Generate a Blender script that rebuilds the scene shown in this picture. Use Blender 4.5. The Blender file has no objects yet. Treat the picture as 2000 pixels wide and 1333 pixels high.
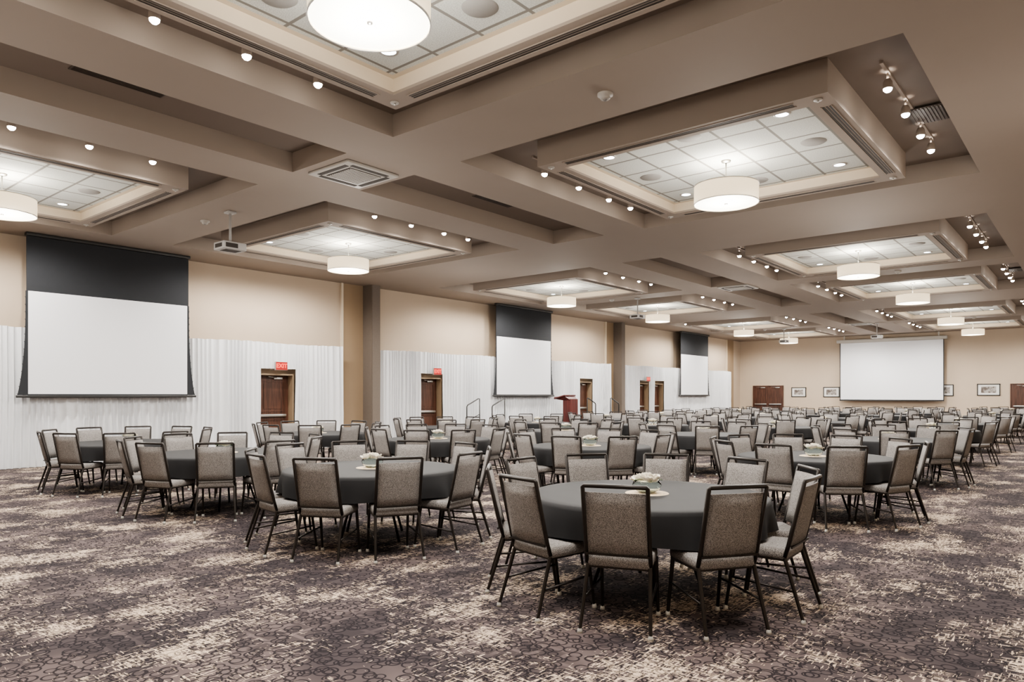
import bpy, bmesh, math, random
from mathutils import Vector, Matrix
random.seed(7)
S = bpy.context.scene
COL = S.collection
PI = math.pi
# ------------------------------------------------------------------ materials
def new_mat(name):
    m = bpy.data.materials.new(name); m.use_nodes = True
    nt = m.node_tree; b = nt.nodes["Principled BSDF"]
    return m, nt, b
def N(nt, t, **kw):
    n = nt.nodes.new(t)
    for k, v in kw.items(): setattr(n, k, v)
    return n
def L(nt, a, b): nt.links.new(a, b)
def c4(c): return (c[0], c[1], c[2], 1.0)
def simple(name, col, rough=0.6, metal=0.0, var=0.08, scale=8.0, bump=0.0, spec=None):
    m, nt, b = new_mat(name)
    tc = N(nt, "ShaderNodeTexCoord")
    no = N(nt, "ShaderNodeTexNoise"); no.inputs["Scale"].default_value = scale; no.inputs["Detail"].default_value = 3
    L(nt, tc.outputs["Object"], no.inputs["Vector"])
    mx = N(nt, "ShaderNodeMix", data_type='RGBA')
    mx.inputs[6].default_value = c4([c*(1-var) for c in col]); mx.inputs[7].default_value = c4([min(1, c*(1+var)) for c in col])
    L(nt, no.outputs["Fac"], mx.inputs[0]); L(nt, mx.outputs[2], b.inputs["Base Color"])
    b.inputs["Roughness"].default_value = rough; b.inputs["Metallic"].default_value = metal
    if spec is not None: b.inputs["Specular IOR Level"].default_value = spec
    return m
def emis(name, col, strength, base=(0.8,0.8,0.8)):
    m, nt, b = new_mat(name)
    b.inputs["Base Color"].default_value = c4(base)
    b.inputs["Emission Color"].default_value = c4(col); b.inputs["Emission Strength"].default_value = strength
    return m
def M1(nt, op, a, b=None, clamp=False):
    n = N(nt, "ShaderNodeMath", operation=op); n.use_clamp = clamp
    for i, x in enumerate((a, b)):
        if x is None: continue
        if isinstance(x, (int, float)): n.inputs[i].default_value = x
        else: L(nt, x, n.inputs[i])
    return n.outputs[0]
def ramp(nt, x, lo, hi):
    n = N(nt, "ShaderNodeMapRange"); n.interpolation_type = 'SMOOTHSTEP'
    n.inputs["From Min"].default_value = lo; n.inputs["From Max"].default_value = hi
    L(nt, x, n.inputs["Value"]); return n.outputs[0]
def mixc(nt, fac, a, b):
    n = N(nt, "ShaderNodeMix", data_type='RGBA')
    L(nt, fac, n.inputs[0])
    for i, x in ((6, a), (7, b)):
        if isinstance(x, tuple): n.inputs[i].default_value = c4(x)
        else: L(nt, x, n.inputs[i])
    return n.outputs[2]
def carpet():
    m, nt, b = new_mat("patterned_carpet")
    tc = N(nt, "ShaderNodeTexCoord")
    def mapped(sc, rot=0.0, loc=(0,0,0)):
        mp = N(nt, "ShaderNodeMapping"); mp.inputs["Scale"].default_value = sc; mp.inputs["Rotation"].default_value = (0,0,rot); mp.inputs["Location"].default_value = loc
        L(nt, tc.outputs["Object"], mp.inputs["Vector"]); return mp.outputs[0]
    def noise(vec, scale, detail=2.0, rough=0.5):
        n = N(nt, "ShaderNodeTexNoise"); n.inputs["Scale"].default_value = scale; n.inputs["Detail"].default_value = detail; n.inputs["Roughness"].default_value = rough
        L(nt, vec, n.inputs["Vector"]); return n.outputs["Fac"]
    patch = noise(mapped((1.0,1.35,1.0), 0.3), 1.3, 2.0, 0.55)
    sa = noise(mapped((10.0, 66.0, 1.0), 0.0), 1.0, 2.0, 0.55)
    sb = noise(mapped((66.0, 10.0, 1.0), 0.0, (3,7,0)), 1.0, 2.0, 0.55)
    mid = noise(mapped((6.0, 9.0, 1.0), 0.0, (13,7,0)), 1.0, 2.0, 0.5)
    st = M1(nt, 'MAXIMUM', sa, sb)
    tot = M1(nt, 'ADD', M1(nt, 'MULTIPLY', patch, 1.2), M1(nt, 'MULTIPLY', st, 1.65))
    tot = M1(nt, 'ADD', tot, M1(nt, 'MULTIPLY', mid, 0.45))
    cream = ramp(nt, tot, 1.865, 1.885)
    def ring(scale, loc, r, w):
        v = N(nt, "ShaderNodeTexVoronoi"); v.voronoi_dimensions = '2D'; v.inputs["Scale"].default_value = scale
        L(nt, mapped((1,1,1), 0.3, loc), v.inputs["Vector"])
        d = M1(nt, 'ABSOLUTE', M1(nt, 'SUBTRACT', v.outputs["Distance"], r))
        return M1(nt, 'SUBTRACT', 1.0, ramp(nt, d, w*0.7, w))
    rings = M1(nt, 'MAXIMUM', ring(6.5, (0,0,0), 0.27, 0.045), ring(7.5, (4,2,0), 0.27, 0.05))
    rings = M1(nt, 'MAXIMUM', rings, M1(nt, 'MAXIMUM', ring(5.0, (1,9,0), 0.26, 0.03), ring(8.5, (11,3,0), 0.25, 0.05)))
    sp = N(nt, "ShaderNodeSeparateXYZ"); L(nt, tc.outputs["Object"], sp.inputs[0])
    def stripes(o, per, w):
        x = M1(nt, 'FRACT', M1(nt, 'DIVIDE', M1(nt, 'ADD', o, 50.0), per)); return M1(nt, 'LESS_THAN', x, w)
    lat = M1(nt, 'MULTIPLY', M1(nt, 'SUBTRACT', 1.0, stripes(sp.outputs[0], 0.17, 0.2)), M1(nt, 'SUBTRACT', 1.0, stripes(sp.outputs[1], 0.17, 0.2)))
    zone = ramp(nt, noise(mapped((1,1,1), 0.0, (31,3,0)), 1.1, 1.0), 0.50, 0.54)
    blk = noise(mapped((1,1,1), 0.0, (20,5,0)), 1.3, 2.0)
    base = mixc(nt, ramp(nt, blk, 0.42, 0.6), (0.066,0.054,0.057), (0.128,0.101,0.099))
    base = mixc(nt, M1(nt, 'MULTIPLY', M1(nt, 'MULTIPLY', lat, zone), 0.6), base, (0.034,0.029,0.032))
    fine = noise(mapped((1,1,1)), 160.0, 1.0)
    base = mixc(nt, M1(nt,'MULTIPLY', rings, 0.9), base, (0.018,0.015,0.018))
    cr = mixc(nt, ramp(nt, fine, 0.3, 0.7), (0.46,0.36,0.275), (0.70,0.57,0.445))
    cm = M1(nt, 'MULTIPLY', cream, M1(nt, 'SUBTRACT', 1.0, M1(nt,'MULTIPLY', rings, 0.55)))
    col = mixc(nt, cm, base, cr)
    L(nt, col, b.inputs["Base Color"]); b.inputs["Roughness"].default_value = 0.95
    b.inputs["Specular IOR Level"].default_value = 0.1
    return m
def tweed(name, a, bcol):
    m, nt, b = new_mat(name)
    tc = N(nt, "ShaderNodeTexCoord")
    w = []
    for sc in ((560,160,240),(160,560,560)):
        mp = N(nt, "ShaderNodeMapping"); mp.inputs["Scale"].default_value = sc
        L(nt, tc.outputs["Object"], mp.inputs["Vector"])
        n = N(nt, "ShaderNodeTexNoise"); n.inputs["Scale"].default_value = 1.0; n.inputs["Detail"].default_value = 1
        L(nt, mp.outputs[0], n.inputs["Vector"]); w.append(n.outputs["Fac"])
    f = ramp(nt, M1(nt, 'MULTIPLY', M1(nt, 'ADD', w[0], w[1]), 0.5), 0.40, 0.60)
    L(nt, mixc(nt, f, a, bcol), b.inputs["Base Color"]); b.inputs["Roughness"].default_value = 0.9
    b.inputs["Specular IOR Level"].default_value = 0.15
    return m
def tiles():
    m, nt, b = new_mat("acoustic_tile")
    tc = N(nt, "ShaderNodeTexCoord"); sp = N(nt, "ShaderNodeSeparateXYZ"); L(nt, tc.outputs["Object"], sp.inputs[0])
    def line(o):
        x = M1(nt, 'DIVIDE', M1(nt, 'ADD', o, 30.5+0.305), 0.61); x = M1(nt, 'FRACT', x)
        d = M1(nt, 'ABSOLUTE', M1(nt, 'SUBTRACT', x, 0.5)); return ramp(nt, d, 0.464, 0.476)
    l = M1(nt, 'MAXIMUM', line(sp.outputs[0]), line(sp.outputs[1]))
    n = N(nt, "ShaderNodeTexNoise"); n.inputs["Scale"].default_value = 90; n.inputs["Detail"].default_value = 2; L(nt, tc.outputs["Object"], n.inputs["Vector"])
    base = mixc(nt, ramp(nt, n.outputs["Fac"], 0.35, 0.65), (0.42,0.43,0.405), (0.56,0.57,0.545))
    L(nt, mixc(nt, l, base, (0.19,0.18,0.165)), b.inputs["Base Color"]); b.inputs["Roughness"].default_value = 0.9
    return m
def wood(name, a, bb):
    m, nt, b = new_mat(name)
    tc = N(nt, "ShaderNodeTexCoord"); mp = N(nt, "ShaderNodeMapping"); mp.inputs["Scale"].default_value = (14,14,1.2)
    L(nt, tc.outputs["Object"], mp.inputs["Vector"])
    n = N(nt, "ShaderNodeTexNoise"); n.inputs["Scale"].default_value = 1.5; n.inputs["Detail"].default_value = 6; L(nt, mp.outputs[0], n.inputs["Vector"])
    L(nt, mixc(nt, ramp(nt, n.outputs["Fac"], 0.3, 0.7), a, bb), b.inputs["Base Color"]); b.inputs["Roughness"].default_value = 0.4
    return m
def glassm():
    m, nt, b = new_mat("clear_glass")
    b.inputs["Base Color"].default_value = (0.9,0.96,0.93,1); b.inputs["Roughness"].default_value = 0.03
    b.inputs["Transmission Weight"].default_value = 1.0; b.inputs["IOR"].default_value = 1.15
    return m
def printm():
    m, nt, b = new_mat("photo_print")
    tc = N(nt, "ShaderNodeTexCoord"); n = N(nt, "ShaderNodeTexNoise"); n.inputs["Scale"].default_value = 6; n.inputs["Detail"].default_value = 5
    L(nt, tc.outputs["Object"], n.inputs["Vector"])
    L(nt, mixc(nt, ramp(nt, n.outputs["Fac"], 0.4, 0.6), (0.09,0.07,0.06), (0.32,0.30,0.28)), b.inputs["Base Color"])
    return m

MT = dict(
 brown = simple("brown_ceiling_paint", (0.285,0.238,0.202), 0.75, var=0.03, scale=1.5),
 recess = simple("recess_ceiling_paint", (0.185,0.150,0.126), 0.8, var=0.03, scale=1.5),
 cream = simple("cream_trim_paint", (0.57,0.49,0.38), 0.7, var=0.03),
 wall = simple("beige_wall_paint", (0.45,0.368,0.285), 0.8, var=0.03, scale=2),
 tan = simple("tan_wall_paint", (0.27,0.195,0.125), 0.8, var=0.05, scale=2),
 pocket = simple("partition_panel_fabric", (0.14,0.115,0.096), 0.85, var=0.1, scale=20),
 slot = simple("dark_air_slot", (0.035,0.028,0.023), 0.7),
 grille = simple("brown_grille_metal", (0.075,0.058,0.047), 0.6),
 curtain = simple("white_drape_fabric", (0.64,0.65,0.67), 0.9, var=0.02, scale=30),
 black = simple("black_masking_fabric", (0.020,0.022,0.026), 0.9),
 blackmetal = simple("black_metal", (0.02,0.02,0.02), 0.45),
 screen = simple("white_screen_fabric", (0.66,0.67,0.70), 0.8, var=0.01),
 frame = simple("bronze_chair_metal", (0.024,0.020,0.018), 0.38, metal=0.5),
 tweed = tweed("gray_tweed", (0.072,0.067,0.065), (0.37,0.35,0.335)),
 glide = simple("pale_plastic_glide", (0.55,0.55,0.52), 0.3),
 cloth = simple("black_tablecloth_fabric", (0.0185,0.0185,0.020), 0.7, var=0.15, scale=5, spec=0.3),
 tablewood = simple("table_plywood", (0.12,0.09,0.07), 0.6),
 steel = simple("brushed_steel", (0.55,0.54,0.52), 0.3, metal=0.9),
 white = simple("white_plastic", (0.40,0.38,0.35), 0.5, var=0.02),
 grayp = simple("light_gray_plastic", (0.38,0.37,0.36), 0.45, var=0.02),
 greyp = simple("gray_speaker_grille", (0.26,0.25,0.24), 0.7, var=0.1, scale=150),
 doorwood = wood("dark_cherry_door_wood", (0.042,0.017,0.010), (0.10,0.042,0.026)),
 lectern = wood("red_mahogany_wood", (0.055,0.011,0.010), (0.11,0.022,0.018)),
 mat_gold = simple("gold_woven_placemat", (0.60,0.48,0.33), 0.7, var=0.45, scale=60),
 flower = simple("white_rose_petal", (0.86,0.82,0.73), 0.6, var=0.05, scale=60),
 leaf = simple("green_leaf", (0.07,0.15,0.05), 0.5, var=0.3, scale=30),
 glass = glassm(), prnt = printm(),
 matboard = simple("white_mat_board", (0.60,0.59,0.57), 0.8),
 shade = emis("lit_fabric_shade", (1.0,0.80,0.53), 1.25, (0.66,0.60,0.47)),
 diffuser = emis("lit_diffuser", (1.0,0.87,0.65), 2.8),
 lamp = emis("lit_lamp_lens", (1.0,0.95,0.88), 90.0),
 can = emis("lit_downlight_lens", (0.85,0.92,1.0), 12.0),
 exitface = emis("exit_sign_face", (1.0,0.02,0.01), 0.22, (0.22,0.012,0.01)),
 exitred = emis("exit_sign_letters", (1.0,0.10,0.06), 1.5, (0.5,0.06,0.04)),
 stage = simple("stage_deck_carpet", (0.05,0.05,0.05), 0.9),
 baseb = simple("dark_baseboard", (0.05,0.035,0.03), 0.5),
 tile = tiles(), carpet = carpet(),
)
# ------------------------------------------------------------------ mesh builder
class MB:
    def __init__(s): s.v=[]; s.f=[]; s.m=[]; s.sm=[]
    def add(s, vs, fs, m=0, smooth=False, X=None):
        o = len(s.v)
        for p in vs:
            p = Vector(p)
            s.v.append(X @ p if X else p)
        for f in fs: s.f.append([i+o for i in f]); s.m.append(m); s.sm.append(smooth)
    def box(s, a, b, m=0, X=None):
        x0,y0,z0=a; x1,y1,z1=b
        s.add([(x0,y0,z0),(x1,y0,z0),(x1,y1,z0),(x0,y1,z0),(x0,y0,z1),(x1,y0,z1),(x1,y1,z1),(x0,y1,z1)],
              [(0,3,2,1),(4,5,6,7),(0,1,5,4),(1,2,6,5),(2,3,7,6),(3,0,4,7)], m, False, X)
    def quad(s, pts, m=0): s.add(pts, [tuple(range(len(pts)))], m)
    def rbox(s, c, size, bev, m=0, segs=2, X=None):
        bm = bmesh.new(); bmesh.ops.create_cube(bm, size=1.0)
        for v in bm.verts: v.co = Vector((v.co.x*size[0]+c[0], v.co.y*size[1]+c[1], v.co.z*size[2]+c[2]))
        bmesh.ops.bevel(bm, geom=bm.edges[:], offset=bev, segments=segs, affect='EDGES', profile=0.6)
        bm.verts.index_update()
        s.add([v.co.copy() for v in bm.verts], [[v.index for v in f.verts] for f in bm.faces], m, True, X)
        bm.free()
    def tube(s, path, r, seg=8, m=0, caps=True):
        path = [Vector(p) for p in path]; rs = r if isinstance(r,(list,tuple)) else [r]*len(path)
        vs=[]; n=len(path)
        up = None
        for i,p in enumerate(path):
            d = (path[min(i+1,n-1)]-path[max(i-1,0)]).normalized()
            if up is None:
                up = Vector((1,0,0)) if abs(d.x)<0.9 else Vector((0,0,1))
            a = (up - d*up.dot(d)).normalized(); b2 = d.cross(a); up = a
            for k in range(seg):
                t = 2*PI*(k+0.5)/seg
                vs.append(p + (a*math.cos(t)+b2*math.sin(t))*rs[i])
        fs=[]
        for i in range(n-1):
            for k in range(seg):
                k2=(k+1)%seg
                fs.append((i*seg+k, i*seg+k2, (i+1)*seg+k2, (i+1)*seg+k))
        s.add(vs, fs, m, seg>4)
        if caps:
            s.add(vs[:seg], [tuple(range(seg))], m); s.add(vs[-seg:], [tuple(range(seg))], m)
    def lathe(s, prof, seg=32, m=0, c=(0,0,0), smooth=True, cap0=False, cap1=False):
        vs=[]; 
        for (r,z) in prof:
            for k in range(seg):
                t=2*PI*k/seg; vs.append((c[0]+r*math.cos(t), c[1]+r*math.sin(t), c[2]+z))
        fs=[]
        for i in range(len(prof)-1):
            for k in range(seg):
                k2=(k+1)%seg; fs.append((i*seg+k,i*seg+k2,(i+1)*seg+k2,(i+1)*seg+k))
        s.add(vs,fs,m,smooth)
        if cap0: s.add(vs[:seg],[tuple(range(seg))],m)
        if cap1: s.add(vs[-seg:],[tuple(range(seg))],m)
    def join(s, o, X=None, moff=0):
        b=len(s.v)
        for p in o.v: s.v.append(X@p if X else p.copy())
        for f,m,sm in zip(o.f,o.m,o.sm): s.f.append([i+b for i in f]); s.m.append(m+moff); s.sm.append(sm)
    def mesh(s, name, mats):
        me = bpy.data.meshes.new(name); me.from_pydata([tuple(v) for v in s.v], [], s.f)
        for k in mats: me.materials.append(MT[k])
        for p,m,sm in zip(me.polygons,s.m,s.sm): p.material_index=m; p.use_smooth=sm
        bm=bmesh.new(); bm.from_mesh(me); bmesh.ops.remove_doubles(bm, verts=bm.verts, dist=1e-5); bmesh.ops.recalc_face_normals(bm, faces=bm.faces); bm.to_mesh(me); bm.free()
        return me
def obj(name, data, parent=None, loc=(0,0,0), rot=(0,0,0), **props):
    o = bpy.data.objects.new(name, data); COL.objects.link(o)
    if parent: o.parent = parent
    o.location = loc; o.rotation_euler = rot
    for k,v in props.items(): o[k]=v
    return o
def thing(name, parts, loc, rz, label, category, group=None):
    e = obj(name, None, None, loc, (0,0,rz), label=label, category=category)
    e.empty_display_size = 0.2
    if group: e["group"]=group
    for p in parts:
        o = obj(p[0], p[1], e, p[2] if len(p)>2 else (0,0,0))
        if len(p)>3 and p[3]: o["label"]=p[3]
    return e
def single(name, mesh, loc, rz, label, category, group=None):
    o = obj(name, mesh, None, loc, (0,0,rz), label=label, category=category)
    if group: o["group"]=group
    return o
def struct(name, mesh, label, loc=(0,0,0)):
    return obj(name, mesh, None, loc, kind="structure", label=label)

# ------------------------------------------------------------------ dimensions
W=17.3; U=43.0; VR=-1.7; UB=-2.0
ZP=4.81; ZR=5.10; ZB=4.73; ZT=4.90
SEC=[6.66,21.2,35.75]
VRC=[4.2,4.42,4.6]; VLC=[13.0,13.0,12.95]
rows=[]   # (uc, vr, vl)
for i,(s,a,b) in enumerate(zip(SEC,VRC,VLC)):
    d=3.26 if i==0 else 3.12
    rows.append((s-d,a,b)); rows.append((s+d,a,b))
HU=2.64; HV=2.8
b=MB(); b.box((UB-0.1,VR-0.1,-0.1),(U+0.1,W+0.1,0)); struct("floor", b.mesh("floor",["carpet"]), "dark gray-brown carpet with cream distressed flecks and dark circles")
rec=[]
for (uc,vr,vl) in rows:
    rec.append((uc-HU,uc+HU,vr-HV,vr+HV)); rec.append((uc-HU,uc+HU,vl-HV,vl+HV))
    rec.append((uc-HU,uc+HU,vr+HV+0.95,vl-HV-0.95))
us=sorted(set([UB-0.1,U+0.1]+[r[0] for r in rec]+[r[1] for r in rec]))
vs_=sorted(set([VR-0.1,W+0.1]+[r[2] for r in rec]+[r[3] for r in rec]))
b=MB()
for i in range(len(us)-1):
    for j in range(len(vs_)-1):
        cu=(us[i]+us[i+1])/2; cv=(vs_[j]+vs_[j+1])/2
        if any(r[0]<cu<r[1] and r[2]<cv<r[3] for r in rec): continue
        b.quad([(us[i],vs_[j],ZP),(us[i+1],vs_[j],ZP),(us[i+1],vs_[j+1],ZP),(us[i],vs_[j+1],ZP)],0)
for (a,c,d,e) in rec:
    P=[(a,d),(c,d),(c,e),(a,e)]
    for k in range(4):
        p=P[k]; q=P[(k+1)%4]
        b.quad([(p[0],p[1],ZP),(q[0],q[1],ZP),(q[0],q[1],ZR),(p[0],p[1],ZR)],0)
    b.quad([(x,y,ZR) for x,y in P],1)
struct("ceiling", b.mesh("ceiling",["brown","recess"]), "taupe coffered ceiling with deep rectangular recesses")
def tray_mesh():
    b=MB(); A=1.95; Bn=1.67; T=1.60
    def ring(r0,z0,r1,z1,m):
        a=[(-r0,-r0,z0),(r0,-r0,z0),(r0,r0,z0),(-r0,r0,z0)]; c=[(-r1,-r1,z1),(r1,-r1,z1),(r1,r1,z1),(-r1,r1,z1)]
        for k in range(4): b.quad([a[k],a[(k+1)%4],c[(k+1)%4],c[k]],m)
    ring(A,ZR-0.002,A,ZB,0); ring(A,ZB,Bn,ZB,0); ring(Bn,ZB,Bn,ZB+0.03,0); ring(Bn,ZB+0.03,Bn,ZT,2); ring(Bn,ZT,T,ZT,2)
    b.quad([(-T,-T,ZT),(T,-T,ZT),(T,T,ZT),(-T,T,ZT)],3)
    for side in range(4):
        R=Matrix.Rotation(side*PI/2,4,'Z')
        for o in (1.86,1.825,1.79):
            b.box((-1.55,o-0.010,ZB-0.003),(1.55,o+0.010,ZB),1,R)
        b.box((-1.57,1.875,ZB-0.008),(1.57,1.885,ZB),0,R); b.box((-1.57,1.765,ZB-0.008),(1.57,1.775,ZB),0,R)
    return b.mesh("tray",["brown","slot","cream","tile"])
TM=tray_mesh()
b=MB(); b.lathe([(0.05,0.0),(0.045,-0.012),(0.001,-0.012)],16,0,cap0=True); b.tube([(0,0,-0.01),(0,0,-0.03)],0.012,6,1); SK=b.mesh("sprinkler",["white","steel"])
n=0
trays=[]
for (uc,vr,vl) in rows:
    for vc in (vr,vl):
        n+=1; t=struct("trim_%d"%n, TM, "square taupe ceiling tray with air slots and white acoustic tiles",(uc,vc,0)); trays.append((uc,vc))
        for sx in (1,-1):
            for sy in (1,-1): obj("sprinkler_head",SK,t,(1.81*sx,1.81*sy,ZB),label="small white fire sprinkler head")
b=MB(); b.box((UB,W,0),(U,W+0.1,ZP)); struct("wall_left", b.mesh("wl",["wall"]), "long beige painted ballroom wall")
b=MB(); b.box((U,VR-0.1,0),(U+0.1,W+0.1,ZP)); struct("wall_back", b.mesh("wb",["wall"]), "beige painted end wall")
b=MB(); b.box((UB,VR-0.1,0),(U,VR,ZP)); struct("wall_right", b.mesh("wr",["wall"]), "long beige painted wall")
b=MB(); b.box((UB-0.1,VR-0.1,0),(UB,W+0.1,ZP)); struct("wall_front", b.mesh("wf",["wall"]), "beige painted wall")
b=MB(); b.box((U-0.02,VR,0),(U,W,0.12)); struct("baseboard_back", b.mesh("bb",["baseb"]), "dark low baseboard")
k=20
for (u0,u1) in ((12.97,13.72),(27.45,28.1),(40.9,41.9)):
    b=MB(); b.box((u0,W-0.03,0),(u1,W,ZP)); k+=1
    struct("trim_%d"%k, b.mesh("pk",["tan"]), "tan wall strip beside the partition pocket")
    b=MB(); b.box((u0-0.07,W-0.07,0),(u0,W,ZP)); k+=1; struct("trim_%d"%k, b.mesh("pe",["cream"]), "pale vertical edge trim")
    if u0<40:
        b=MB(); b.box((u1,W-0.45,0),(u1+0.32,W,ZP),0); b.box((u1+0.02,W-0.46,0),(u1+0.3,W-0.45,ZP),0)
        k+=1; struct("trim_%d"%k, b.mesh("pp",["pocket"]), "taupe stacked operable partition panel edge")
        b=MB(); b.box((u1+0.32,W-0.3,0),(u1+0.4,W,ZP)); k+=1; struct("trim_%d"%k, b.mesh("pe2",["cream"]), "pale vertical edge trim")

# ------------------------------------------------------------------ doors
def door_parts(width, double=False):
    f=MB(); h=2.03; fd=-0.28 if not double else -0.09; ft=0.04
    f.box((-width/2-ft,fd,0),(-width/2,0,h+ft),0); f.box((width/2,fd,0),(width/2+ft,0,h+ft),0); f.box((-width/2,fd,h),(width/2,0,h+ft),0)
    d=MB(); leaves=[(-width/2,width/2)] if not double else [(-width/2,-0.005),(0.005,width/2)]
    for (a,c) in leaves:
        d.box((a,-0.06,0.01),(c,-0.015,h),0)
        m=(a+c)/2; w=(c-a)/2-0.13
        for (z0,z1) in ((0.22,0.85),(1.05,1.88)):
            for (x0,x1,y0,y1) in ((m-w,m+w,z0,z0+0.03),(m-w,m+w,z1-0.03,z1),(m-w,m-w+0.03,z0,z1),(m+w-0.03,m+w,z0,z1)):
                d.box((x0,-0.075,y0),(x1,-0.06,y1),0)
            d.box((m-w+0.08,-0.07,z0+0.08),(m+w-0.08,-0.06,z1-0.08),0)
    p=MB()
    for (a,c) in leaves:
        p.rbox(((a+c)/2,-0.11,0.95),((c-a)*0.8,0.05,0.07),0.012,0)
        p.box((a+0.08,-0.1,0.92),(a+0.13,-0.06,0.98),0); p.box((c-0.13,-0.1,0.92),(c-0.08,-0.06,0.98),0)
        p.rbox(((a+c)/2+0.15,-0.09,1.95),(0.26,0.05,0.06),0.01,0); p.tube([((a+c)/2+0.1,-0.12,1.97),((a+c)/2-0.2,-0.2,1.99)],0.01,6,0)
    return f.mesh("door_frame",["doorwood" if double else "tan"]), d.mesh("door_leaf",["doorwood"]), p.mesh("door_hardware",["steel"])
DF,DL,DP=door_parts(0.96)
DF2,DL2,DP2=door_parts(1.75,True)
dn=0
def door(u,v,rz,double=False):
    global dn; dn+=1
    o=obj("door_%d"%dn, DL2 if double else DL, None,(u,v,0),(0,0,rz),kind="structure",label="dark cherry wood panelled door with steel push bar")
    obj("door_frame",DF2 if double else DF,o); obj("push_bar",DP2 if double else DP,o,label="brushed steel push bar")
LD=[10.64,16.3,25.4,30.4,31.9]
for u in LD: door(u,W,0)
door(U,15.55,-PI/2,True); door(U,2.6,-PI/2,True)

# ------------------------------------------------------------------ EXIT signs
def text_mesh(txt,size):
    cu=bpy.data.curves.new("t",'FONT'); cu.body=txt; cu.size=size; cu.extrude=0.003; cu.align_x='CENTER'; cu.align_y='CENTER'; cu.offset=0.005
    o=bpy.data.objects.new("t",cu); COL.objects.link(o); bpy.context.view_layer.update()
    me=bpy.data.meshes.new_from_object(o.evaluated_get(bpy.context.evaluated_depsgraph_get())); bpy.data.objects.remove(o)
    me.materials.clear(); me.materials.append(MT["exitred"]); return me
EXT=text_mesh("EXIT",0.155)
b=MB(); b.rbox((0,0,0),(0.36,0.05,0.23),0.01,0); b.box((-0.17,-0.03,-0.105),(0.17,-0.024,0.105),1); EXB=b.mesh("exit_box",["white","exitface"])
b=MB(); b.box((-0.03,0,-0.11),(0.03,0.48,-0.08)); EXM=b.mesh("exit_mount",["white"])
for u in (10.6,16.35,30.4):
    e=thing("exit_sign",[("sign_box",EXB),("mount",EXM)],(u,W-0.54,2.27),0,"lit red exit sign mounted above a wooden door","exit sign","exit signs above the doors")
    obj("sign_letters",EXT,e,(0,-0.031,0),(PI/2,0,0),label="glowing red EXIT letters")

# ------------------------------------------------------------------ curtains
def curtain(u0,u1,z0,z1,v,seed,amp=0.080):
    n=int((u1-u0)/0.010)+2; b=MB()
    zs=[z0+(z1-z0)*t for t in (0,0.17,0.34,0.5,0.67,0.84)]+[z1-0.05,z1]
    vs=[]; ph=1.7
    for i in range(n):
        u=u0+(u1-u0)*i/(n-1)
        am=0.5+0.5*math.sin(u*2.9+1.6*math.sin(u*1.3))
        for k,z in enumerate(zs):
            q=z/2.9
            a=amp*(1.0-0.25*q)
            uu=u+0.022*math.sin(z*1.9+u*1.7)*(1-q)
            s1=math.sin(uu*24+ph+1.4*math.sin(uu*3.7+ph)+0.9*math.sin(uu*7.3))
            w=(1-2*(1-abs(s1))**1.3)*(0.55+0.45*am)*0.75+math.sin(uu*9.3+ph)*0.25
            vs.append((u,v+a*w,z+(0.014*math.sin(u*2.1)+0.012*abs(math.sin(u*9.5)) if k>=len(zs)-2 else 0)))
    fs=[]
    m=len(zs)
    for i in range(n-1):
        for k in range(m-1): fs.append((i*m+k,(i+1)*m+k,(i+1)*m+k+1,i*m+k+1))
    b.add(vs,fs,0,True); return b.mesh("curtain",["curtain"])
cg="white drapes along the wall"
segs=[(-1.6,1.1),(1.1,4.9),(4.9,8.2),(8.2,LD[0]-0.53),(LD[0]+0.5,12.75),(14.16,LD[1]-0.53),(LD[1]+0.5,20.3),(20.3,23.2),(23.2,LD[2]-0.53),(LD[2]+0.5,27.3),(28.55,LD[3]-0.53),(LD[3]+0.5,LD[4]-0.53),(LD[4]+0.5,36.4),(36.4,39.0),(39.0,40.7)]
for i,(a,c) in enumerate(segs):
    single("curtain",curtain(a,c,0.01,2.88,W-0.37,i),(0,0,0),0,"white floor-length pleated drape hanging along the beige wall","curtain",cg)
for i,u in enumerate(LD):
    single("curtain",curtain(u-0.53,u+0.5,2.20,2.88,W-0.37,50+i),(0,0,0),0,"short white pleated drape above a door","curtain",cg)

# ------------------------------------------------------------------ projection screens
def wall_screen():
    w=1.63
    zb=1.47; zm=3.62
    s=MB(); n=14
    s.quad([(-w,0,zb+0.05),(w,0,zb+0.05),(w,0,zm),(-w,0,zm)],0)
    k=MB(); k.box((-w-0.03,0.0,zm),(w+0.03,0.01,4.80),0)
    for sg in (-1,1):
        pts_o=[]
        for i in range(n+1):
            t=i/n; z=zb+0.03+(zm-zb-0.03)*t
            fl=0.045+0.14*(1-t)**3
            pts_o.append((sg*(w+fl),0.004,z))
        for i in range(n):
            a=pts_o[i]; c=pts_o[i+1]
            k.quad([(sg*(w-0.01),0.004,a[2]),a,c,(sg*(w-0.01),0.004,c[2])],0)
        for i in range(n):
            a=pts_o[i]; k.tube([(a[0]-sg*0.01,0.0,a[2]),(a[0]+sg*0.008,0.0,a[2]+0.03)],0.005,5,0)
    k.box((-w-0.01,0.003,zb),(w+0.01,0.008,zb+0.06),0)
    r=MB(); r.rbox((0,0,zb),(2*w+0.42,0.05,0.05),0.012,0)
    c=MB(); c.rbox((0,0,4.77),(2*w+0.1,0.14,0.07),0.015,0)
    return s.mesh("scr",["screen"]),k.mesh("msk",["black"]),r.mesh("bar",["blackmetal"]),c.mesh("case",["blackmetal"])
a1,a2,a3,a4=wall_screen()
for u in (6.46,20.97,35.52):
    thing("projection_screen",[("screen_surface",a1),("black_masking",a2,(0,0,0),"black masking fabric with laced side tabs"),("weight_bar",a3),("roller_case",a4)],(u,16.77,0),0,"tab-tensioned white projection screen with black upper drop","projection screen","projection screens on the long wall")
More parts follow.
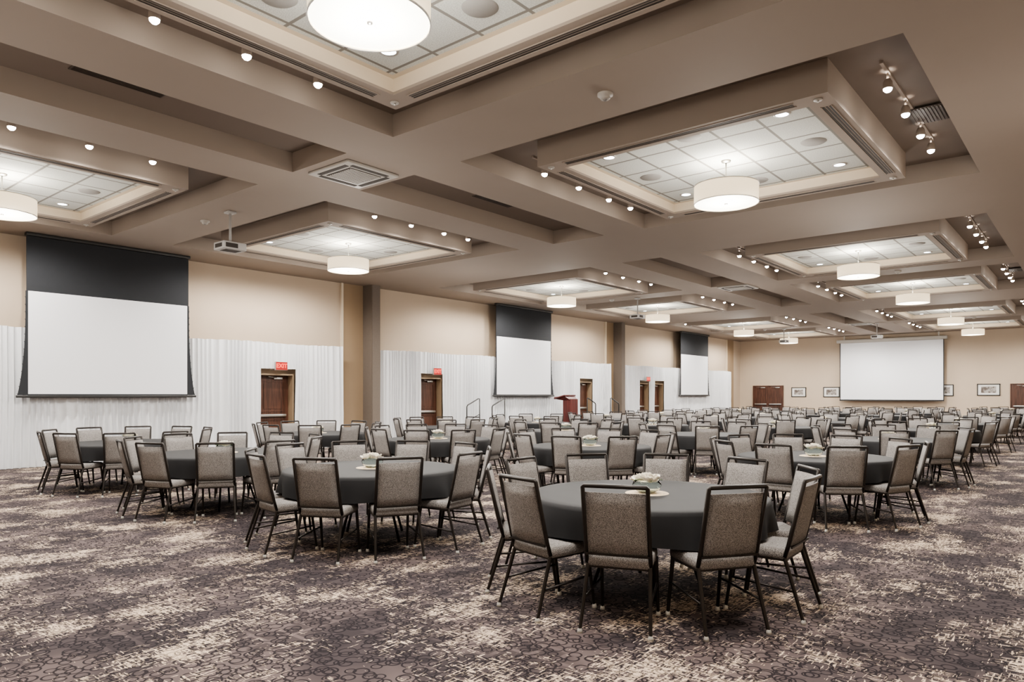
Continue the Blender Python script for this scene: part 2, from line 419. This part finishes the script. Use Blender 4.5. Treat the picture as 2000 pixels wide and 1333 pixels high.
s=MB(); s.quad([(-2.5,0,0.05),(2.5,0,0.05),(2.5,0,3.2),(-2.5,0,3.2)],0)
k=MB()
for (x0,x1,z0,z1) in ((-2.54,-2.5,0.02,3.2),(2.5,2.54,0.02,3.2),(-2.54,2.54,0.0,0.05)): k.box((x0,-0.005,z0),(x1,0.005,z1))
c=MB(); c.rbox((0,0,3.3),(5.4,0.16,0.18),0.03,0)
for x in (-2.3,2.3): c.box((x-0.03,-0.02,3.38),(x+0.03,0.02,3.60),0)
r=MB(); r.rbox((0,0,0.0),(5.1,0.05,0.04),0.012,0)
thing("projection_screen",[("screen_surface",s.mesh("s2",["screen"])),("screen_border",k.mesh("k2",["black"])),("weight_bar",r.mesh("r2",["blackmetal"])),("roller_case",c.mesh("c2",["white"]))],(U-0.35,8.85,1.2),-PI/2,"wide white projection screen hanging from a white roller case","projection screen")

# ------------------------------------------------------------------ pictures on end wall
def picture(v,w,h,z):
    f=MB()
    t=0.04
    for (x0,x1,z0,z1) in ((-w/2,w/2,-h/2,-h/2+t),(-w/2,w/2,h/2-t,h/2),(-w/2,-w/2+t,-h/2,h/2),(w/2-t,w/2,-h/2,h/2)): f.box((x0,-0.04,z0),(x1,0,z1))
    m=MB(); m.box((-w/2+t,-0.02,-h/2+t),(w/2-t,-0.005,h/2-t))
    p=MB(); pw=w/2-0.17; p_h=h/2-0.14
    p.quad([(-pw,-0.023,-p_h),(pw,-0.023,-p_h),(pw,-0.023,p_h),(-pw,-0.023,p_h)],0)
    thing("framed_picture",[("frame",f.mesh("pf",["blackmetal"])),("mat_board",m.mesh("pm",["matboard"])),("print",p.mesh("ppx",["prnt"]))],(U,v,z),-PI/2,"black-framed print with white mat on the beige wall","picture","framed pictures on the end wall")
picture(13.75,0.84,0.56,1.67); picture(11.93,0.88,0.58,1.67); picture(6.3,0.74,0.60,1.75); picture(4.42,0.98,0.60,1.77)

# ------------------------------------------------------------------ pendants
HS=0.26
b=MB(); b.lathe([(0.45,0.0),(0.453,HS/2),(0.45,HS)],48,0); PS=b.mesh("shade",["shade"])
b=MB(); b.lathe([(0.447,0.012),(0.25,0.004),(0.02,0.0)],48,0,cap1=True); PD=b.mesh("diffuser",["diffuser"])
b=MB(); b.lathe([(0.447,-0.004),(0.457,-0.004),(0.457,0.008),(0.447,0.008)],48,0); b.lathe([(0.447,HS-0.008),(0.457,HS-0.008),(0.457,HS+0.004),(0.447,HS+0.004)],48,0); b.lathe([(0.001,-0.02),(0.022,-0.012),(0.022,0.0)],12,0)
for k in range(3):
    t=k*2*PI/3; b.tube([(0,0,HS),(0.45*math.cos(t),0.45*math.sin(t),HS-0.005)],0.006,5,0)
PB=b.mesh("trim_ring",["steel"])
PZ=4.28; PT=ZT-PZ
b=MB(); b.tube([(0,0,HS-0.04),(0,0,PT-0.02)],0.010,8,0); PR=b.mesh("rod",["steel"])
b=MB(); b.lathe([(0.02,PT-0.035),(0.065,PT-0.02),(0.07,PT)],20,0); PC=b.mesh("canopy",["steel"])
def light(kind,loc,energy,col,parent=None,**kw):
    d=bpy.data.lights.new(kind,kind); d.energy=energy; d.color=col
    for k,v in kw.items(): setattr(d,k,v)
    o=bpy.data.objects.new("bulb_or_fill_light",d); COL.objects.link(o); o.location=loc
    if parent: o.parent=parent
    return o
for (uc,vc) in trays:
    e=thing("pendant_lamp",[("lamp_shade",PS),("diffuser",PD),("trim_ring",PB),("rod",PR),("canopy",PC)],(uc,vc,PZ),0,"cream fabric drum pendant lamp hanging below white ceiling tiles","pendant lamp","drum pendant lamps")
    light('POINT',(0,0,0.2),90,(1.0,0.97,0.91),e,shadow_soft_size=0.10)
    light('POINT',(0,0,-0.45),122,(1.0,0.95,0.88),e,shadow_soft_size=0.35)  # added fill below the shade, no bulb there; lifts ceiling and room
for (u,v,p) in ((0.5,8.6,85),(6.6,8.6,75),(1.5,0.2,75),(9.8,0.2,45),(13.9,3.5,80),(13.9,13.0,70),(21.2,8.6,80),(28.5,4.0,80),(28.5,12.5,70),(35.75,8.6,75),(41.3,9.5,50)):
    light('POINT',(u,v,3.0),p,(1.0,0.96,0.91),None,shadow_soft_size=0.5)  # added fill lights in mid-air without fixtures, to even out the room
b=MB(); b.lathe([(0.075,-0.012),(0.10,-0.012),(0.105,0.0)],24,0); b.lathe([(0.001,-0.006),(0.078,-0.006)],24,1); DLM=b.mesh("downlight",["white","can"])
b=MB(); b.lathe([(0.001,-0.012),(0.15,-0.012),(0.165,0.0)],28,0); SPM=b.mesh("speaker",["greyp"])
for (uc,vc) in trays:
    for a in (-1,1):
        for c in (-1,1):
            single("downlight",DLM,(uc+a*1.22,vc+c*1.22,ZT),0,"small round recessed downlight in a white ceiling tile","downlight","recessed downlights in ceiling tiles")
    for (a,c) in ((-1,0),(1,0),(0,-1),(0,1)):
        single("ceiling_speaker",SPM,(uc+a*1.22,vc+c*1.22,ZT),0,"round gray ceiling speaker grille","ceiling speaker","round speakers in ceiling tiles")
b=MB(); b.box((-1.5,-0.018,-0.03),(1.5,0.018,0)); TR=b.mesh("rail",["brown"])
b=MB(); b.tube([(0,0,-0.03),(0,0,-0.10)],0.012,8,0); b.lathe([(0.03,-0.10),(0.048,-0.13),(0.052,-0.20),(0.046,-0.205)],18,0); b.lathe([(0.046,-0.203),(0.042,-0.222),(0.025,-0.240),(0.001,-0.245)],18,1); TH=b.mesh("head",["brown","lamp"])
for ri,(uc,vr,vl) in enumerate(rows):
    for v in (vr-2.37,vr+2.39,vl-2.37,vl+2.37):
        e=thing("track_light",[("rail",TR)],(uc,v,ZR),0,"ceiling track with four small white lit spotlights","track light","track lights beside the ceiling trays")
        for du in ((-1.4,-0.52,0.38,1.22) if ri==0 else (-1.2,-0.27,0.65,1.38)):
            h=obj("lamp_head",TH,e,(du,0,0))
            light('SPOT',(0,0,-0.28),225,(1.0,0.95,0.88),h,spot_size=2.9,spot_blend=0.5,shadow_soft_size=0.05)

# ------------------------------------------------------------------ ceiling fittings
b=MB(); b.rbox((0,0,-0.02),(0.95,0.95,0.04),0.015,0); 
for sd in range(4):
    R=Matrix.Rotation(sd*PI/2,4,'Z'); b.box((-0.33,0.34,-0.045),(0.33,0.41,-0.038),1,R)
CB=b.mesh("cassette_body",["white","slot"])
b=MB()
for i in range(12): b.box((-0.27,-0.27+i*0.047,-0.052),(0.27,-0.27+i*0.047+0.02,-0.04),0)
b.box((-0.29,-0.29,-0.042),(0.29,0.29,-0.038),1); CG=b.mesh("cassette_grille",["white","slot"])
for s in SEC: thing("ceiling_air_conditioner",[("body",CB),("intake_grille",CG)],(s,8.6,ZP),0,"square white four-way air conditioning cassette in the brown ceiling","air conditioner","ceiling air conditioners")
b=MB(); b.box((-0.5,-0.16,-0.01),(0.5,0.16,0),0)
for i in range(9): b.box((-0.48,-0.15+i*0.034,-0.018),(0.48,-0.15+i*0.034+0.014,-0.01),0)
GR=b.mesh("grille",["grille"])
for (uc,vr,vl) in rows: single("ceiling_vent",GR,(uc,(vr+vl)/2,ZR),0,"long dark brown louvered vent in a ceiling recess","ceiling vent","dark ceiling vents")
b=MB(); b.box((-0.3,-0.2,-0.01),(0.3,0.2,0),0)
for i in range(10): b.box((-0.28,-0.19+i*0.038,-0.018),(0.28,-0.19+i*0.038+0.016,-0.01),0)
GR2=b.mesh("grille2",["grille"])
for (uc,vr,vl) in rows[1::2]: single("ceiling_vent",GR2,(uc+0.4,vr-2.44-0.05,ZR-0.031),0,"rectangular dark brown louvered return vent beside a lit track","ceiling vent","dark ceiling vents")
b=MB(); b.lathe([(0.085,0),(0.085,-0.025),(0.055,-0.03),(0.055,-0.055),(0.045,-0.065),(0.001,-0.065)],24,0); b.lathe([(0.025,-0.065),(0.015,-0.08),(0.001,-0.08)],12,1); SM=b.mesh("smoke",["white","greyp"])
for s in SEC:
    for v in (4.2,13.1): single("smoke_detector",SM,(s,v,ZP),0,"round white smoke detector on the brown ceiling beam","smoke detector","smoke detectors")

# projectors
b=MB(); b.rbox((0,0,0),(0.44,0.36,0.14),0.02,0,3); b.box((-0.18,-0.182,-0.04),(0.05,-0.178,0.04),1); b.box((-0.222,-0.12,-0.035),(-0.218,0.12,0.035),1); b.box((-0.15,-0.12,-0.072),(0.15,0.1,-0.069),1)
PJ=b.mesh("projector_body",["grayp","slot"])
b=MB(); b.tube([(0.1,0.175,0),(0.1,0.23,0)],0.05,18,0); PL=b.mesh("lens",["blackmetal"])
def projector(u,v,rz,drop):
    m=MB(); m.tube([(0,0,0.06),(0,0,drop)],0.022,10,0); m.rbox((0,0,drop-0.02),(0.16,0.16,0.04),0.012,0); m.box((-0.12,-0.1,0.065),(0.12,0.1,0.085),0)
    thing("ceiling_projector",[("projector_body",PJ),("lens",PL),("ceiling_mount",m.mesh("mount",["grayp"]))],(u,v,ZP-drop),rz,"light gray video projector hanging from a ceiling pole mount","projector","ceiling projectors")
projector(6.62,12.1,0,0.64); projector(21.4,12.2,0,0.64); projector(35.9,12.2,0,0.64); projector(35.75,8.85-0.9,-PI/2,0.64)

# ------------------------------------------------------------------ stage
b=MB(); b.box((17.6,14.4,0.36),(24.0,16.35,0.40),0); b.box((17.63,14.43,0.0),(23.97,16.32,0.36),1); 
thing("stage",[("deck",b.mesh("stage",["stage","black"]))],(0,0,0),0,"low portable black stage platform in front of a screen","stage")
def steps(x0,dirn):
    b=MB(); b.box((min(x0,x0-dirn*0.3),14.95,0.0),(max(x0,x0-dirn*0.3),15.95,0.27),0); b.box((min(x0-dirn*0.3,x0-dirn*0.6),14.95,0),(max(x0-dirn*0.3,x0-dirn*0.6),15.95,0.13),0)
    sm=b.mesh("steps",["stage"]); r=[]
    for v in (14.9,16.0):
        q=MB(); a=x0; c=x0-dirn*0.62
        q.tube([(c,v,0),(c,v,1.12),(c+dirn*0.04,v,1.17),(a-dirn*0.06,v,1.38),(a,v,1.38),(a,v,0.2)],0.02,8,0); q.tube([(c,v,0.62),(a,v,0.86)],0.014,8,0); r.append(("handrail",q.mesh("rail",["blackmetal"])))
    thing("stage_steps",[("steps",sm)]+r,(0,0,0),0,"portable stage steps with black tubular handrails","steps","stage steps")
steps(17.58,1); steps(24.02,-1)
b=MB(); b.box((-0.30,-0.22,0),(0.30,0.22,0.08),0); b.box((-0.24,-0.17,0.08),(0.24,0.17,0.95),0); b.box((-0.19,-0.18,0.2),(0.19,-0.17,0.85),0)
LB=b.mesh("lectern_body",["lectern"])
b=MB(); X=Matrix.Rotation(math.radians(14),4,'X'); b.rbox((0,0,1.06),(0.72,0.52,0.05),0.012,0,2,X); b.box((-0.35,-0.24,1.08),(0.35,-0.215,1.12),0,X)
b.add([(-0.24,-0.17,0.9),(0.24,-0.17,0.9),(0.24,0.17,0.9),(-0.24,0.17,0.9),(-0.33,-0.45,0.95),(0.33,-0.45,0.95),(0.33,-0.02,1.05),(-0.33,-0.02,1.05)],[(0,1,5,4),(1,2,6,5),(2,3,7,6),(3,0,4,7)],0)
LT=b.mesh("lectern_top",["lectern"])
thing("lectern",[("lectern_body",LB),("reading_top",LT)],(21.85,15.3,0.40),PI,"red mahogany lectern with sloped top standing on the stage","lectern")

# ------------------------------------------------------------------ chair
def chair_parts(lo=False):
    sg=6 if not lo else 4
    seat=MB()
    seat.rbox((0,0.0,0.435),(0.43,0.41,0.075),0.028,0,2 if not lo else 1)
    for v in seat.v:
        v.x *= 1.0-0.11*(v.y+0.2)/0.4
        if not lo and v.z>0.45: v.z += 0.012*math.cos(v.x*5)*math.cos(v.y*5)
    back=MB()
    nx=6 if not lo else 2; nz=5 if not lo else 1
    def bp(x,t,off):
        z=0.49+0.40*t; y=-0.212-0.085*t*1.0 - 0.018*math.cos(x*7) + off
        return (x,y,z)
    vs=[];fs=[]
    hw=0.190
    for side,off in ((0,0.022),(1,-0.016)):
        for i in range(nx+1):
            for k in range(nz+1):
                x=-hw+2*hw*i/nx; t=k/nz
                edge=1.0 if (0<i<nx and 0<k<nz) or lo else 0.45
                vs.append(bp(x,t,off*edge))
    nn=(nx+1)*(nz+1)
    for i in range(nx):
        for k in range(nz):
            a=i*(nz+1)+k; fs.append((a,a+1,a+nz+2,a+nz+1)); fs.append((nn+a,nn+a+nz+1,nn+a+nz+2,nn+a+1))
    for k in range(nz):
        fs.append((k,nn+k,nn+k+1,k+1)); a=nx*(nz+1)+k; fs.append((a,a+1,nn+a+1,nn+a))
    for i in range(nx):
        a=i*(nz+1); c2=a+nz+1; fs.append((a,c2,nn+c2,nn+a)); a+=nz; c2=a+nz+1; fs.append((a,nn+a,nn+c2,c2))
    back.add(vs,fs,0,True)
    fr=MB()
    hx=0.204; rt=0.0145
    fr.tube([(-hx,-0.19,0.42),(-hx,-0.215,0.50),(-hx,-0.316,0.925),(-hx+0.006,-0.317,0.932),(hx-0.006,-0.317,0.932),(hx,-0.316,0.925),(hx,-0.215,0.50),(hx,-0.19,0.42)],rt,sg,0)
    if not lo:
        fr.tube([(-hx,-0.235,0.487),(hx,-0.235,0.487)],0.009,4,0)
    fr.tube([(-0.2,-0.19,0.40),(-0.185,0.17,0.40),(0.185,0.17,0.40),(0.2,-0.19,0.40),(-0.2,-0.19,0.40)],0.012,4,0)
    if not lo:
        for sx in (-1,1):
            fr.tube([(sx*0.212,-0.25,0.20),(sx*0.192,0.185,0.235)],0.008,5,0)
    legs=[]
    for (x,y0,y1,x0,x1) in ((-1,-0.19,-0.315,0.2,0.222),(1,-0.19,-0.315,0.2,0.222),(-1,0.155,0.215,0.187,0.193),(1,0.155,0.215,0.187,0.193)):
        l=MB()
        l.tube([(x*x0,y0,0.41),(x*(x0+0.3*(x1-x0)),y0+(y1-y0)*0.35,0.27),(x*x1,y1,0.012)],[0.0145,0.0135,0.0115],sg,0,caps=False)
        if not lo: l.lathe([(0.012,0.03),(0.016,0.018),(0.018,0.0),(0.001,0.0)],8,1,(x*x1,y1,0))
        legs.append(l)
    return seat,back,fr,legs
se,ba,fr,lg=chair_parts()
CH=[("seat",se.mesh("seat",["tweed"])),("backrest",ba.mesh("backrest",["tweed"])),("frame",fr.mesh("frame",["frame"]))]+[("leg",l.mesh("leg",["frame","glide"])) for l in lg]
se,ba,fr,lg=chair_parts(True)
j=MB(); j.join(se); j.join(ba); j.join(fr,None,1)
for l in lg: j.join(l,None,1)
CHLO=j.mesh("chair_small",["tweed","frame"])
# ------------------------------------------------------------------ tables
TZ=0.73
def table_parts():
    t=MB(); t.lathe([(0.001,TZ-0.025),(0.89,TZ-0.025),(0.90,TZ-0.012),(0.90,TZ-0.006),(0.001,TZ-0.006)],48,0)
    legs=[]
    for k in range(4):
        l=MB(); a=k*PI/2+PI/4; c_,s_=math.cos(a),math.sin(a)
        l.tube([(0.30*c_,0.30*s_,TZ-0.025),(0.30*c_,0.30*s_,0.35),(0.42*c_,0.42*s_,0.0)],0.014,8,0); legs.append(l)
    return t,legs
t,tl=table_parts()
TB=[("tabletop",t.mesh("tabletop",["tablewood"]))]+[("leg",l.mesh("tleg",["frame"])) for l in tl]
j=MB(); j.join(t); 
for l in tl: j.join(l,None,1)
TBLO=j.mesh("table_small",["tablewood","frame"])
def cloth_mesh(seed,seg=120):
    rnd=random.Random(seed); p=[rnd.random()*6.28 for _ in range(5)]; vs=[];fs=[]
    prof=[(0.0,0),(0.45,0),(0.82,0),(0.897,-0.001),(0.915,-0.010),(0.922,-0.035)]
    for (r,z) in prof[1:]:
        for k in range(seg):
            th=2*PI*k/seg; vs.append((r*math.cos(th),r*math.sin(th),TZ+z))
    for q in (0.3,0.6,1.0):
        for k in range(seg):
            th=2*PI*k/seg
            f=0.5*math.sin(11*th+p[0]+0.8*math.sin(2*th+p[1]))+0.3*math.sin(19*th+p[2])+0.2*math.sin(5*th+p[3])
            r=0.927+0.015*q+0.04*q*f; z=TZ-0.035-q*(0.20+0.012*math.sin(4*th+p[4])) 
            vs.append((r*math.cos(th),r*math.sin(th),z))
    rows_=len(prof)-1+3
    for i in range(rows_-1):
        for k in range(seg):
            k2=(k+1)%seg; fs.append((i*seg+k,i*seg+k2,(i+1)*seg+k2,(i+1)*seg+k))
    b=MB(); b.add(vs,fs,0,True); b.add(vs[:seg],[tuple(range(seg))],0,True)
    return b.mesh("tablecloth",["cloth"])
CL=[cloth_mesh(i) for i in range(4)]; CLLO=cloth_mesh(9,60)
b=MB(); b.lathe([(0.001,0.004),(0.165,0.004),(0.17,0.0)],40,0); PM=b.mesh("placemat",["mat_gold"])
b=MB(); b.lathe([(0.001,0.004),(0.06,0.004),(0.10,0.03),(0.115,0.065),(0.095,0.105),(0.091,0.105),(0.110,0.065),(0.095,0.034),(0.058,0.010),(0.001,0.010)],28,0); BW=b.mesh("bowl",["glass"])
def flower_mb(seed):
    rnd=random.Random(seed); b=MB()
    for ringn,(cnt,rr,tilt,sz) in enumerate(((5,0.030,0.9,0.032),(5,0.019,0.45,0.028),(3,0.008,0.15,0.024))):
        for k in range(cnt):
            a=2*PI*k/cnt+ringn*0.6+rnd.random()*0.3
            X=Matrix.Rotation(a,4,'Z')@Matrix.Translation((rr,0,0.004*ringn+0.01))@Matrix.Rotation(tilt,4,'Y')
            vs=[];fs=[]
            for i in range(5):
                for q in range(5):
                    x=(i/4-0.5)*2; y=q/4
                    w=sz*math.sin(PI*(0.15+0.75*y))
                    vs.append((-0.012*(x*x)*1.0+0.004*y, x*w, y*sz*1.7))
            for i in range(4):
                for q in range(4): fs.append((i*5+q,(i+1)*5+q,(i+1)*5+q+1,i*5+q+1))
            b.add(vs,fs,0,True,X)
    b.lathe([(0.001,0.0),(0.024,0.006),(0.029,0.022),(0.018,0.038),(0.001,0.044)],10,0)
    return b
FLM=[flower_mb(i) for i in range(2)]
FL=[f.mesh("flower",["flower"]) for f in FLM]
lf=MB(); vs=[];fs=[]
for i in range(7):
    t=i/6; w=0.018*math.sin(PI*min(1,t*0.95+0.02)); z=0.018*math.sin(t*PI*0.7)
    vs += [(t*0.07,-w,z),(t*0.07,0,z-0.004),(t*0.07,w,z)]
for i in range(6): a=i*3; fs += [(a,a+3,a+4,a+1),(a+1,a+4,a+5,a+2)]
lf.add(vs,fs,0,True); LF=lf.mesh("leaf",["leaf"])
FP=[(0,0,0.10),(0.055,0.02,0.082),(-0.045,0.04,0.08),(-0.03,-0.05,0.083),(0.04,-0.045,0.08)]
cj=MB(); bw=MB(); bw.lathe([(0.001,0.004),(0.06,0.004),(0.10,0.03),(0.115,0.065),(0.095,0.105)],16,2); cj.join(bw)
for i,p in enumerate(FP): cj.join(FLM[i%2],Matrix.Translation(p))
for k in range(5): cj.join(lf,Matrix.Translation((0,0,0.09))@Matrix.Rotation(k*PI/2.5,4,'Z')@Matrix.Translation((0.05,0,0)),1)
CPLO=cj.mesh("centerpiece_small",["flower","leaf","glass"])

tabs=[]
cols=[2.75,5.95,9.05,12.25]
for r in range(9):
    for ci,v in enumerate(cols):
        u=4.95+r*(4.4-0.08*(v-2.8))
        if r==0: u={0:4.97,1:4.85,2:4.87,3:4.95}[ci]
        if u>41.2: continue
        vv=v+ (0.06*r if ci<2 else 0)
        tabs.append((r,ci,u,vv))
rnd=random.Random(3); nch=0
TG="round tables with black cloths"; CGp="gray banquet chairs around the tables"
for (r,ci,u,v) in tabs:
    near = r<3
    rz=rnd.random()*6
    if near: thing("round_table",TB,(u,v,0),rz,"round folding banquet table covered by a black cloth","table",TG)
    else: single("round_table",TBLO,(u,v,0),rz,"round folding banquet table covered by a black cloth","table",TG)
    single("tablecloth",CL[(r+ci)%4] if near else CLLO,(u,v,0),rz,"black tablecloth draped in soft folds over a round table","tablecloth","black tablecloths")
    single("placemat",PM,(u,v,TZ),0,"round gold woven placemat at the middle of a black cloth","placemat","gold placemats")
    if near:
        e=thing("centerpiece",[("bowl",BW)],(u,v,TZ+0.002),rz,"clear glass bowl with white roses and green leaves on gold placemat","flower arrangement","rose bowls on the tables")
        for i,p in enumerate(FP): obj("flower",FL[i%2],e,p,(0.5*-p[1]*8,0.5*p[0]*8,i),label="white rose")
        for k in range(5): obj("leaf",LF,e,(0.05*math.cos(k*PI/2.5),0.05*math.sin(k*PI/2.5),0.09),(0,0,k*PI/2.5),label="green leaf")
    else: single("centerpiece",CPLO,(u,v,TZ+0.002),rz,"clear glass bowl with white roses and green leaves on gold placemat","flower arrangement","rose bowls on the tables")
    cnt=10 if r<3 else 8
    ph={(0,0):200.0,(0,1):207.0,(0,2):200.7,(0,3):206}.get((r,ci),200+rnd.uniform(-14,14))
    for k in range(cnt):
        th=math.radians(ph+k*360/cnt+rnd.uniform(-0.7,0.7)); rr=0.922+rnd.uniform(-0.003,0.015)
        loc=(u+rr*math.cos(th),v+rr*math.sin(th),0); rot=th+PI/2+math.radians(rnd.uniform(-1.0,1.0)); nch+=1
        lab="dark metal banquet chair with gray tweed seat and back"
        if near: thing("banquet_chair",CH,loc,rot,lab,"chair",CGp)
        else: single("banquet_chair",CHLO,loc,rot,lab,"chair",CGp)
# ------------------------------------------------------------------ world + camera
w=bpy.data.worlds.new("World"); S.world=w; w.use_nodes=True
w.node_tree.nodes["Background"].inputs[0].default_value=(0.9,0.85,0.8,1); w.node_tree.nodes["Background"].inputs[1].default_value=0.2
cam=bpy.data.cameras.new("Camera"); co=bpy.data.objects.new("Camera",cam); COL.objects.link(co)
co.location=(0,0,1.5); co.rotation_euler=(PI/2,0,math.radians(39.7-90)); cam.lens=25.0; cam.sensor_width=36; cam.shift_y=0.0528
cam.clip_start=0.05; cam.clip_end=200
S.camera=co
try: S.view_settings.look='AgX - Medium High Contrast'
except Exception: pass
